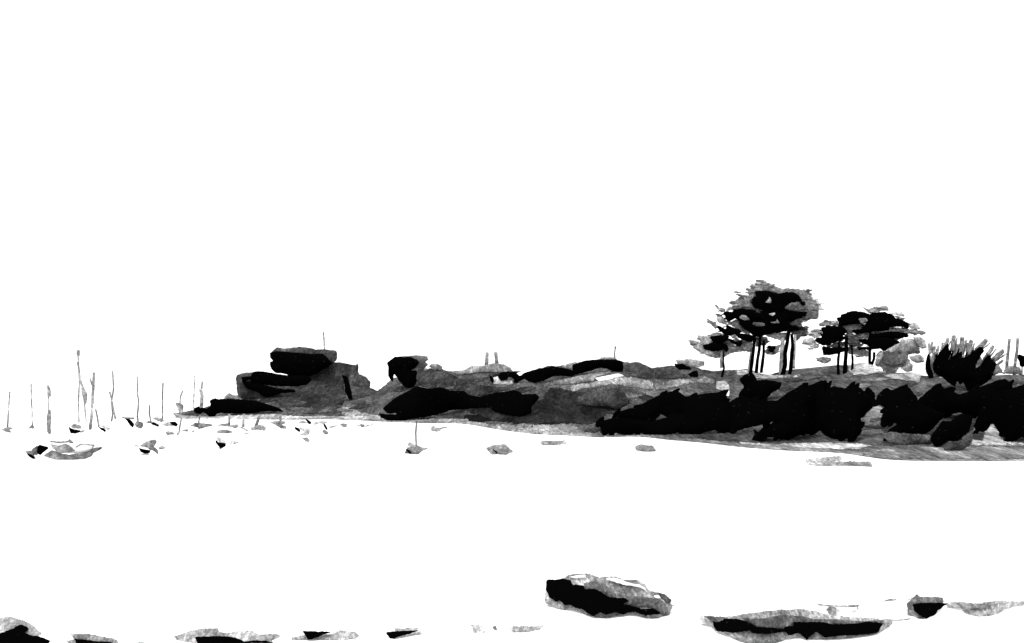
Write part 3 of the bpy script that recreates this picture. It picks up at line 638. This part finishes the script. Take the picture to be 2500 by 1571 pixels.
boat('sailboat', 'sailing boat with a black slanting hull and a wavering tall mast', 'R1', [('mast', [T(168, [(1272,530),(1267,680),(1281,760),(1268,900),(1276,950)], 13)]), ('deck', [P(162, [(1118,900),(1160,903),(1240,905),(1242,925),(1190,922),(1130,916)])]),
     ('hull', [P(0, [(1148,908),(1200,925),(1243,965),(1227,1003),(1205,985)])]), ('bow', [P(132, [(1240,965),(1262,938),(1322,955),(1322,990),(1302,1014),(1255,992)])])], GY)
boat('sailboat', 'small black boat with the shortest mast of the row', 'R1', [('mast', [T(130, [(1380,793),(1379,870),(1394,950)], 11)]), ('stern', [P(140, [(1342,957),(1370,936),(1397,945),(1396,962)])]), ('hull', [P(0, [(1392,950),(1420,948),(1467,970),(1464,995),(1400,972)])])], GY)
boat('sailboat', 'pale grey sailing boat with a spindle-shaped mast', 'R1', [('mast', [T(150, [(1505,588),(1499,750),(1500,925)], 16)]), ('hull', [P(168, [(1408,915),(1440,903),(1500,915),(1518,935),(1490,952),(1440,932)])])], GY)
boat('rowing_boat', 'low boat half pale and half black beside the masts', 'R1', [('hull', [P(196, [(1493,967),(1560,943),(1604,985),(1530,987)])]), ('bow', [P(0, [(1563,946),(1620,946),(1647,970),(1627,994),(1588,975)])])], GD)
boat('sailboat', 'sailing boat with a blotchy grey half-lowered sail off the islet tip', 'R2', [('mast', [T(186, [(880,445),(845,540),(838,660),(848,800),(858,870),(840,960),(825,1060),(800,1100)], 20)]), ('sail', [P(160, [(768,630),(830,622),(892,660),(887,750),(850,795),(825,762),(800,690)])]),
     ('boom', [P(186, [(733,765),(790,780),(840,800),(858,862),(790,832),(740,800)])]), ('hull', [P(152, [(788,1062),(828,1058),(818,1085),(795,1114)])])], GY)
boat('dinghy', 'grey oval dinghy left of the half-lowered sail boat', 'R2', [('hull', [P(160, [(622,1062),(660,1040),(740,1058),(757,1092),(650,1100)])])], GD, 'dinghy')
boat('dinghy', 'short grey dinghy just right of the half-lowered sail boat', 'R2', [('hull', [P(166, [(858,1032),(890,1015),(960,1013),(967,1050),(900,1047)])])], GD, 'dinghy')
boat('dinghy', 'tiny grey dinghy under the bow of a pointed grey yacht', 'R2', [('hull', [P(162, [(1008,1055),(1030,1025),(1060,1018),(1052,1058)])])], GD, 'dinghy')
boat('sailboat', 'pointed grey yacht with a dark mast just below the low bush', 'R2', [('mast', [T(125, [(1136,800),(1116,900),(1120,1010)], 24)]), ('hull', [P(182, [(983,967),(1060,915),(1150,920),(1310,940),(1322,965),(1220,985),(1150,1008),(1100,992)])]), ('cabin', [P(128, [(1055,916),(1112,922),(1102,985),(1030,962)])])], GD)
boat('sailboat', 'long low grey boat with a stubby thick mast', 'R2', [('mast', [T(165, [(1563,790),(1563,968)], 38)]), ('hull', [P(180, [(1352,962),(1480,930),(1540,923),(1560,962),(1692,938),(1697,977),(1650,1007),(1590,982),(1450,962)])])], GD)
boat('dinghy', 'pale elongated dinghy with a darker right end', 'R2', [('hull', [P(205, [(1373,1052),(1430,1020),(1540,1020),(1560,1072),(1500,1077),(1390,1072)])]), ('bow', [P(155, [(1540,1022),(1612,1047),(1602,1067),(1555,1070)])])], GD, 'dinghy')
boat('sailboat', 'slanting pale boat with a straight stubby grey mast', 'R2', [('mast', [T(170, [(1778,790),(1772,900),(1770,985)], 42)]), ('hull', [P(200, [(1708,985),(1740,973),(1842,1025),(1832,1050),(1780,1022)])])], GD)
boat('dinghy', 'thin triangular grey dinghy below the slanting pale boat', 'R2', [('hull', [P(172, [(1772,1058),(1820,1068),(1892,1065),(1802,1098)])])], GD, 'dinghy')
boat('sailboat', 'grey boat with a stout mast leaning to the right', 'R2', [('mast', [T(165, [(2012,798),(1972,920),(1943,1005)], 46)]), ('hull', [P(188, [(1878,985),(1940,978),(1990,943),(2060,950),(2112,990),(2082,1037),(1990,1022),(1885,1032)])])], GD)
boat('sailboat', 'pale triangular boat with an upright stub mast and grey stern', 'R2', [('mast', [T(165, [(2315,798),(2318,975)], 40)]), ('hull', [P(208, [(2152,910),(2230,890),(2310,890),(2340,945),(2340,1005),(2280,977)])]), ('stern', [P(165, [(2310,892),(2392,900),(2390,932),(2330,945),(2402,970),(2402,1010),(2342,1005),(2320,960)])])], GD)
boat('motorboat', 'pale small boat with a black stern slash nearest the islet shore', 'R3', [('hull', [P(205, [(725,1076),(790,1068),(835,1100),(740,1102)])]), ('stern', [P(0, [(797,1047),(840,1065),(867,1090),(857,1112),(830,1102)])])], GD)
boat('dinghy', 'pale bar-shaped dinghy with a drooping left end', 'R3', [('hull', [P(198, [(880,1080),(940,1072),(1030,1074),(1037,1102),(930,1102),(893,1122)])])], GD, 'dinghy')
boat('motorboat', 'upright black slash of a boat above a pale grey bow', 'R3', [('stern', [P(0, [(987,1100),(1010,1104),(1037,1150),(1032,1174),(1005,1147)])]), ('hull', [P(180, [(973,1180),(1000,1163),(1047,1190),(1042,1217),(1010,1217)])])], GD)
boat('dinghy', 'thin pale sliver of a dinghy right of the upright black slash', 'R3', [('hull', [P(196, [(1038,1130),(1142,1116),(1122,1137),(1060,1152)])])], GD, 'dinghy')
boat('motorboat', 'pale boxy boat with a black left end', 'R3', [('hull', [P(206, [(730,1148),(862,1150),(857,1190),(820,1232),(728,1220),(800,1195)])]), ('bow', [P(0, [(687,1134),(730,1148),(752,1170),(742,1192),(693,1165)])])], GD)
boat('dinghy', 'small grey dinghy below the pale boxy boat', 'R3', [('hull', [P(186, [(762,1250),(820,1244),(848,1275),(842,1305),(800,1287)])])], GD, 'dinghy')
boat('dinghy', 'grey square dinghy alone right of the moored cluster', 'R3', [('hull', [P(180, [(1163,1112),(1190,1097),(1242,1102),(1240,1137),(1200,1140)])])], GD, 'dinghy')
boat('dinghy', 'wedge-shaped dinghy with a dark right end farther right', 'R3', [('hull', [P(198, [(1308,1127),(1380,1106),(1400,1134),(1360,1130)])]), ('stern', [P(145, [(1380,1105),(1427,1108),(1427,1137),(1392,1140)])])], GD, 'dinghy')
boat('dinghy', 'last wispy dinghy at the right end of the far row', 'R3', [('hull', [P(185, [(1428,1130),(1460,1115),(1517,1104),(1512,1120),(1470,1122),(1440,1137)])])], GD, 'dinghy')
GF = 'boats moored on the open water'
boat('dinghy', 'dinghy under a black cover left of the grey motor cruiser', 'R1', [('hull', [P(172, [(213,1203),(240,1215),(300,1210),(340,1175),(350,1257),(312,1252),(332,1292),(270,1262)])]), ('cover', [P(0, [(343,1175),(370,1158),(440,1178),(448,1195),(400,1230),(372,1260),(340,1235)])]), ('seat', [P(98, [(293,1200),(345,1163),(342,1245),(303,1247)])]), ('bow', [P(0, [(243,1238),(285,1245),(322,1275),(312,1294),(270,1267)])])], GF, 'dinghy')
boat('motorboat', 'largest boat, a grey motor cruiser with cabin canopy and raised bow', 'R1', [('deck', [P(255, [(470,1140),(620,1135),(690,1185),(740,1162),(865,1168),(860,1200),(720,1240),(520,1230)], 0.3)]),
     ('hull', [P(128, [(400,1257),(480,1205),(560,1240),(640,1250),(720,1235),(800,1220),(870,1185),(950,1178),(932,1202),(862,1237),(850,1262),(800,1287),(650,1297),(520,1297),(440,1277)])]),
     ('cabin', [P(186, [(468,1150),(540,1170),(600,1148),(650,1168),(695,1217),(560,1242),(490,1197)])]), ('canopy', [P(170, [(462,1123),(560,1128),(630,1118),(640,1103),(662,1118),(688,1147),(650,1145),(630,1136),(560,1146),(468,1137)])]),
     ('rail', [T(180, [(698,1182),(742,1157),(800,1158),(872,1163)], 15, -2.2), T(180, [(872,1163),(848,1190)], 13, -2.2)])], GF)
boat('motorboat', 'small boat with a curved grey hood over a black hull', 'R1', [('hood', [P(162, [(1288,1172),(1350,1125),(1430,1108),(1447,1130),(1420,1180),(1400,1200),(1340,1182)])]), ('keel', [P(202, [(1263,1210),(1300,1240),(1380,1235),(1372,1252),(1300,1252)])]),
     ('rudder', [P(150, [(1350,1180),(1430,1180),(1462,1210),(1457,1252),(1420,1215),(1380,1202)])]), ('hull', [P(0, [(1278,1184),(1330,1200),(1392,1210),(1382,1237),(1340,1242),(1300,1227)])]), ('bow', [P(200, [(1243,1153),(1285,1175),(1292,1187),(1250,1172)])])], GF)
boat('dinghy', 'tender floating right of the grey hooded boat', 'R1', [('hull', [P(182, [(1458,1182),(1490,1168),(1542,1175),(1512,1202),(1470,1202)])])], GF, 'dinghy')
boat('motorboat', 'black-sterned boat with a long pale bow pointing right', 'R2', [('hull', [P(205, [(1378,1130),(1400,1113),(1480,1170),(1560,1185),(1640,1178),(1713,1217),(1650,1237),(1520,1232),(1440,1217),(1370,1182)])]), ('keel', [P(205, [(1363,1255),(1400,1270),(1462,1312),(1430,1312)])]), ('stern', [P(0, [(1358,1185),(1380,1178),(1400,1205),(1512,1220),(1512,1262),(1440,1302),(1410,1272),(1370,1217)])])], GF)
boat('sailboat', 'lone grey sailing boat with a thin mast on open water', 'F5', [('mast', [T(150, [(266,85),(258,200),(263,320)], 10)]), ('cabin', [P(202, [(182,318),(200,273),(260,298),(325,322),(190,330)])]), ('hull', [P(152, [(162,372),(180,325),(270,318),(340,320),(368,330),(310,352),(280,377),(200,374)])]), ('rudder', [P(0, [(170,328),(200,338),(222,360),(217,377),(195,362)])])], GF)
boat('motorboat', 'domed grey boat with a short black slash right of the lone sailboat', 'F5', [('hull', [P(172, [(843,325),(900,300),(1010,288),(1050,330),(1080,357),(1020,382),(940,377),(890,377)])]), ('rudder', [P(0, [(903,333),(940,350),(947,374),(930,367)])])], GF)
boat('dinghy', 'pale dinghy with an oar stroke above the lone sailboat', 'F5', [('hull', [P(190, [(388,150),(400,135),(440,155),(470,158),(465,182),(430,189),(388,180)])]), ('oar', [T(165, [(520,150),(462,160)], 9)])], GF, 'dinghy')
boat('dinghy', 'flat pale barge-like dinghy close to the mottled shore', 'F5', [('hull', [P(200, [(1303,265),(1480,262),(1480,298),(1400,302),(1310,300)])]), ('stern', [P(165, [(1478,265),(1512,253),(1524,292),(1480,296)])])], GF, 'dinghy')
boat('dinghy', 'ragged grey dinghy below the black bushes', 'F5', [('hull', [P(178, [(2095,315),(2140,290),(2200,300),(2250,303),(2282,352),(2200,357),(2110,347)])])], GF, 'dinghy')

# ================================================================== SANDBARS, ROCKS
def wdepth_fn(polys, recede):
    """depth that follows the traced waterline of the whole rock, column by column; tops lie farther back"""
    cols = {}
    for poly in polys:
        n = len(poly)
        for i in range(n):
            (x0, y0), (x1, y1) = poly[i], poly[(i + 1) % n]
            k = max(1, int(abs(x1 - x0) / 4))
            for j in range(k + 1):
                x, y = x0 + (x1 - x0) * j / k, y0 + (y1 - y0) * j / k
                c = round(x / 12); cols[c] = max(cols.get(c, 0), y)
    keys = sorted(cols)
    tab = []
    for i, c in enumerate(keys):
        s = [cols[k] for k in keys[max(0, i - 2):i + 3]]
        tab.append((c * 12, sum(s) / len(s)))
    def fn(px, py):
        b = interp(tab, px)
        return water_depth(b) * (1 + recede * (b - py) / 100)
    return fn
def rock(name, label, sheet, parts, group, recede=0.035, kappa=0.36, cat='rock', kind=None):
    polys = [tr(sheet, s[2]) for pn, shapes in parts for s in shapes if s[0] == 'p']
    fn = wdepth_fn(polys, recede)
    by = max(p[1] for q in polys for p in q)
    bx = sum(p[0] for q in polys for p in q) / sum(len(q) for q in polys)
    Y = fn(bx, by)
    origin = world(bx, by, Y)
    root = empty(name, origin) if len(parts) > 1 else None
    res = root
    for li, (pn, shapes) in enumerate(parts):
        mb = MB()
        for s in shapes:
            off = -(0.0, 0.26, 0.36, 0.42)[int(s[3]) if len(s) > 3 and s[3] > 1 else min(li, 3)]
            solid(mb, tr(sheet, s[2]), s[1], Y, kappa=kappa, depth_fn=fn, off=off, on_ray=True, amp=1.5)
        o = mb.build(pn if root else name, origin, root)
        if not root: res = o
    return tag(res, label, None if kind else cat, group, kind)

GR = 'rocks awash in the foreground'
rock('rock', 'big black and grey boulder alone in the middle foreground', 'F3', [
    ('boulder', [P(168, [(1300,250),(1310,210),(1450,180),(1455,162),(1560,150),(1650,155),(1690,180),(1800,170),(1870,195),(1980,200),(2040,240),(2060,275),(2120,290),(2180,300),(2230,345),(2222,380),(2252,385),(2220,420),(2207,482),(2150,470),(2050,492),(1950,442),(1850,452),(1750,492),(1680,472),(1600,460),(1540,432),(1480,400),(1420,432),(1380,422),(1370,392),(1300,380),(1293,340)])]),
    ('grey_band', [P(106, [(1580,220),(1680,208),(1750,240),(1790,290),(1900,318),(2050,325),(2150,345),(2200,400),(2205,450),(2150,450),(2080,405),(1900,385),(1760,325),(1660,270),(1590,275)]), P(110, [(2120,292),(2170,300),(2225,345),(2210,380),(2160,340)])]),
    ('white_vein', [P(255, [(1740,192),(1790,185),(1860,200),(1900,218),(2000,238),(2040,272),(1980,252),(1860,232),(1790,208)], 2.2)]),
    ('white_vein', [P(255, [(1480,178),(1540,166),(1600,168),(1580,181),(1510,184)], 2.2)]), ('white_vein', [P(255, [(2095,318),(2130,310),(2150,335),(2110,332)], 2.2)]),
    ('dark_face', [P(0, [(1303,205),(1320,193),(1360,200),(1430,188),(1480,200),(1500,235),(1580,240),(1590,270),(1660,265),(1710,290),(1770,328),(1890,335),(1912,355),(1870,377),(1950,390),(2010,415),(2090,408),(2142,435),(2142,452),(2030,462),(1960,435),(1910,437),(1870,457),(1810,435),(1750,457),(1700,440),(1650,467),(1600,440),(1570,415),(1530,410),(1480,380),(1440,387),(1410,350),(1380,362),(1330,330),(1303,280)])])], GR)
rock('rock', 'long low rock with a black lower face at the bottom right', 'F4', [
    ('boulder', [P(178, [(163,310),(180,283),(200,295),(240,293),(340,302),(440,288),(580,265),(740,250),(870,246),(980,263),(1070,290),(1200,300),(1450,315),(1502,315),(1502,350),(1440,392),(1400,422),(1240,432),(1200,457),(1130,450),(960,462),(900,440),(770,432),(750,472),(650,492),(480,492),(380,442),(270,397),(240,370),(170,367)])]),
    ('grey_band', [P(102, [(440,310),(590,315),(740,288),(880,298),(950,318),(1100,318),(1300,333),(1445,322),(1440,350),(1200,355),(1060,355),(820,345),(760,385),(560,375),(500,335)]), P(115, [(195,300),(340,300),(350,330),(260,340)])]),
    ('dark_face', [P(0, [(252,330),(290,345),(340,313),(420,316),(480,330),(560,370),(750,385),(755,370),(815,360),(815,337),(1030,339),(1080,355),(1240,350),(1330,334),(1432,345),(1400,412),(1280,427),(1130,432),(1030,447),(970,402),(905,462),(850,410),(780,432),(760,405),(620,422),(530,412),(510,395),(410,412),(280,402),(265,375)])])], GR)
rock('rock', 'white-topped rock with a thin grey rim behind the long rock', 'F4', [
    ('boulder', [P(255, [(990,220),(1170,226),(1262,228),(1250,258),(1180,284),(1070,290),(1042,252)])]),
    ('grey_rim', [P(170, [(978,212),(1000,214),(1170,222),(1270,218),(1262,236),(1120,234),(1060,231),(985,224)], 2), P(178, [(1038,250),(1062,230),(1112,236),(1110,287),(1062,290)], 2), P(180, [(1250,230),(1268,246),(1235,270),(1175,287),(1225,268),(1255,246)], 2)])], GR)
rock('rock', 'black wedge rock with a grey cap near the right edge', 'F4', [
    ('boulder', [P(132, [(1593,200),(1630,185),(1620,155),(1650,158),(1668,142),(1690,163),(1780,162),(1847,168),(1862,207),(1750,230),(1700,300),(1650,332),(1598,312),(1605,260)])]),
    ('dark_face', [P(0, [(1638,215),(1700,205),(1830,205),(1882,208),(1840,240),(1810,262),(1790,292),(1750,302),(1742,317),(1700,298),(1650,262)])])], GR)
rock('rock', 'pale flat reef running off the right edge', 'F4', [
    ('boulder', [P(196, [(1872,200),(1980,198),(2050,207),(2180,195),(2250,186),(2300,195),(2500,192),(2500,218),(2340,226),(2260,256),(2220,292),(2100,302),(2010,297),(1980,247),(1870,235)])]),
    ('grey_band', [P(165, [(1985,247),(2080,215),(2230,190),(2252,200),(2120,247)])])], GR)
rock('rock', 'thin grey spit linking the long rock and black wedge rock', 'F4', [('rock', [P(172, [(1495,327),(1600,312),(1655,308),(1600,323),(1510,337)])])], GR)
rock('rock', 'pale streak of rock left of the black wedge rock', 'F4', [('rock', [P(182, [(1422,196),(1480,177),(1532,177),(1512,191),(1440,199)])])], GR)
rock('rock', 'tiny pale streak of rock touching the black wedge rock\'s cap', 'F4', [('rock', [P(182, [(1557,183),(1640,177),(1602,189)])])], GR)
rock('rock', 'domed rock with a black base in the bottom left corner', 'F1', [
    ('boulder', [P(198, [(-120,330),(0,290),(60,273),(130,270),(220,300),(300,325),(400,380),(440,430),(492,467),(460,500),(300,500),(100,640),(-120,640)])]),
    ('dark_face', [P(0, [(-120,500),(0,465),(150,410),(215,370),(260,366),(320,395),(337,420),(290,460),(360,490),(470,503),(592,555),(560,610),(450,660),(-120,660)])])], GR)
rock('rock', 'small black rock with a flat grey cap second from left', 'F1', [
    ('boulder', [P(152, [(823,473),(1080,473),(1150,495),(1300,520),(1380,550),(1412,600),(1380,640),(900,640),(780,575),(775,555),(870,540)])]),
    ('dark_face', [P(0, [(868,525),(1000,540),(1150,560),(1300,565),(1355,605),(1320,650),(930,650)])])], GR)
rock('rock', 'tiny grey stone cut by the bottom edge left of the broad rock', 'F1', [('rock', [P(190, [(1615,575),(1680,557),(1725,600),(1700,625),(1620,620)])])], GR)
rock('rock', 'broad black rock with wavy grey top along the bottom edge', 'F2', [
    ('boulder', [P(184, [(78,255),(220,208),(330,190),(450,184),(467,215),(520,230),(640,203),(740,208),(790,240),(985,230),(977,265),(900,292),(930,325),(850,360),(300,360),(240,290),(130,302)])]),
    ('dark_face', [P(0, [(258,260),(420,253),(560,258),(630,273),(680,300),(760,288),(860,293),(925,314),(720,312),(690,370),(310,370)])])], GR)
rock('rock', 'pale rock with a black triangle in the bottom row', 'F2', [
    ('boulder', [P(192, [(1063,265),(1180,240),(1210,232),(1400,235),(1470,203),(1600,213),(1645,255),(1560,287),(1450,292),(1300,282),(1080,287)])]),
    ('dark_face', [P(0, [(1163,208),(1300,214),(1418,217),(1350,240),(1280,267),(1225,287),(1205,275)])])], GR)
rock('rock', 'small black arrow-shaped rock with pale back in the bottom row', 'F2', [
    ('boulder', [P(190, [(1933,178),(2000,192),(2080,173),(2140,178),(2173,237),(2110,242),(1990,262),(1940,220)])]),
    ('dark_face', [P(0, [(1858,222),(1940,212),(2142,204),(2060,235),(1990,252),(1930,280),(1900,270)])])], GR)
rock('rock', 'pale cup-shaped stone in the bottom row left of the tiny chip', 'F3', [('rock', [P(190, [(743,528),(830,535),(872,548),(852,580),(830,597),(765,592),(760,550)])])], GR)
rock('rock', 'tiny grey chip of stone between two pale stones', 'F3', [('rock', [P(182, [(906,547),(940,533),(942,555),(957,582),(920,562)])])], GR)
rock('rock', 'pale tapering stone below the left end of the big boulder', 'F3', [('rock', [P(194, [(1038,537),(1200,540),(1312,529),(1250,567),(1150,587),(1060,587),(1038,560)])])], GR)
rock('sandbar', 'pale sandbar off the right shore', 'R8', [('sandbar', [P(192, [(58,1277),(140,1270),(300,1255),(400,1243),(432,1290),(300,1315),(140,1325),(90,1328)]), P(160, [(128,1330),(300,1310),(480,1300),(700,1303),(722,1357),(640,1352),(500,1342),(240,1348),(130,1346)], 2)])], None, recede=0.1, kind='structure')
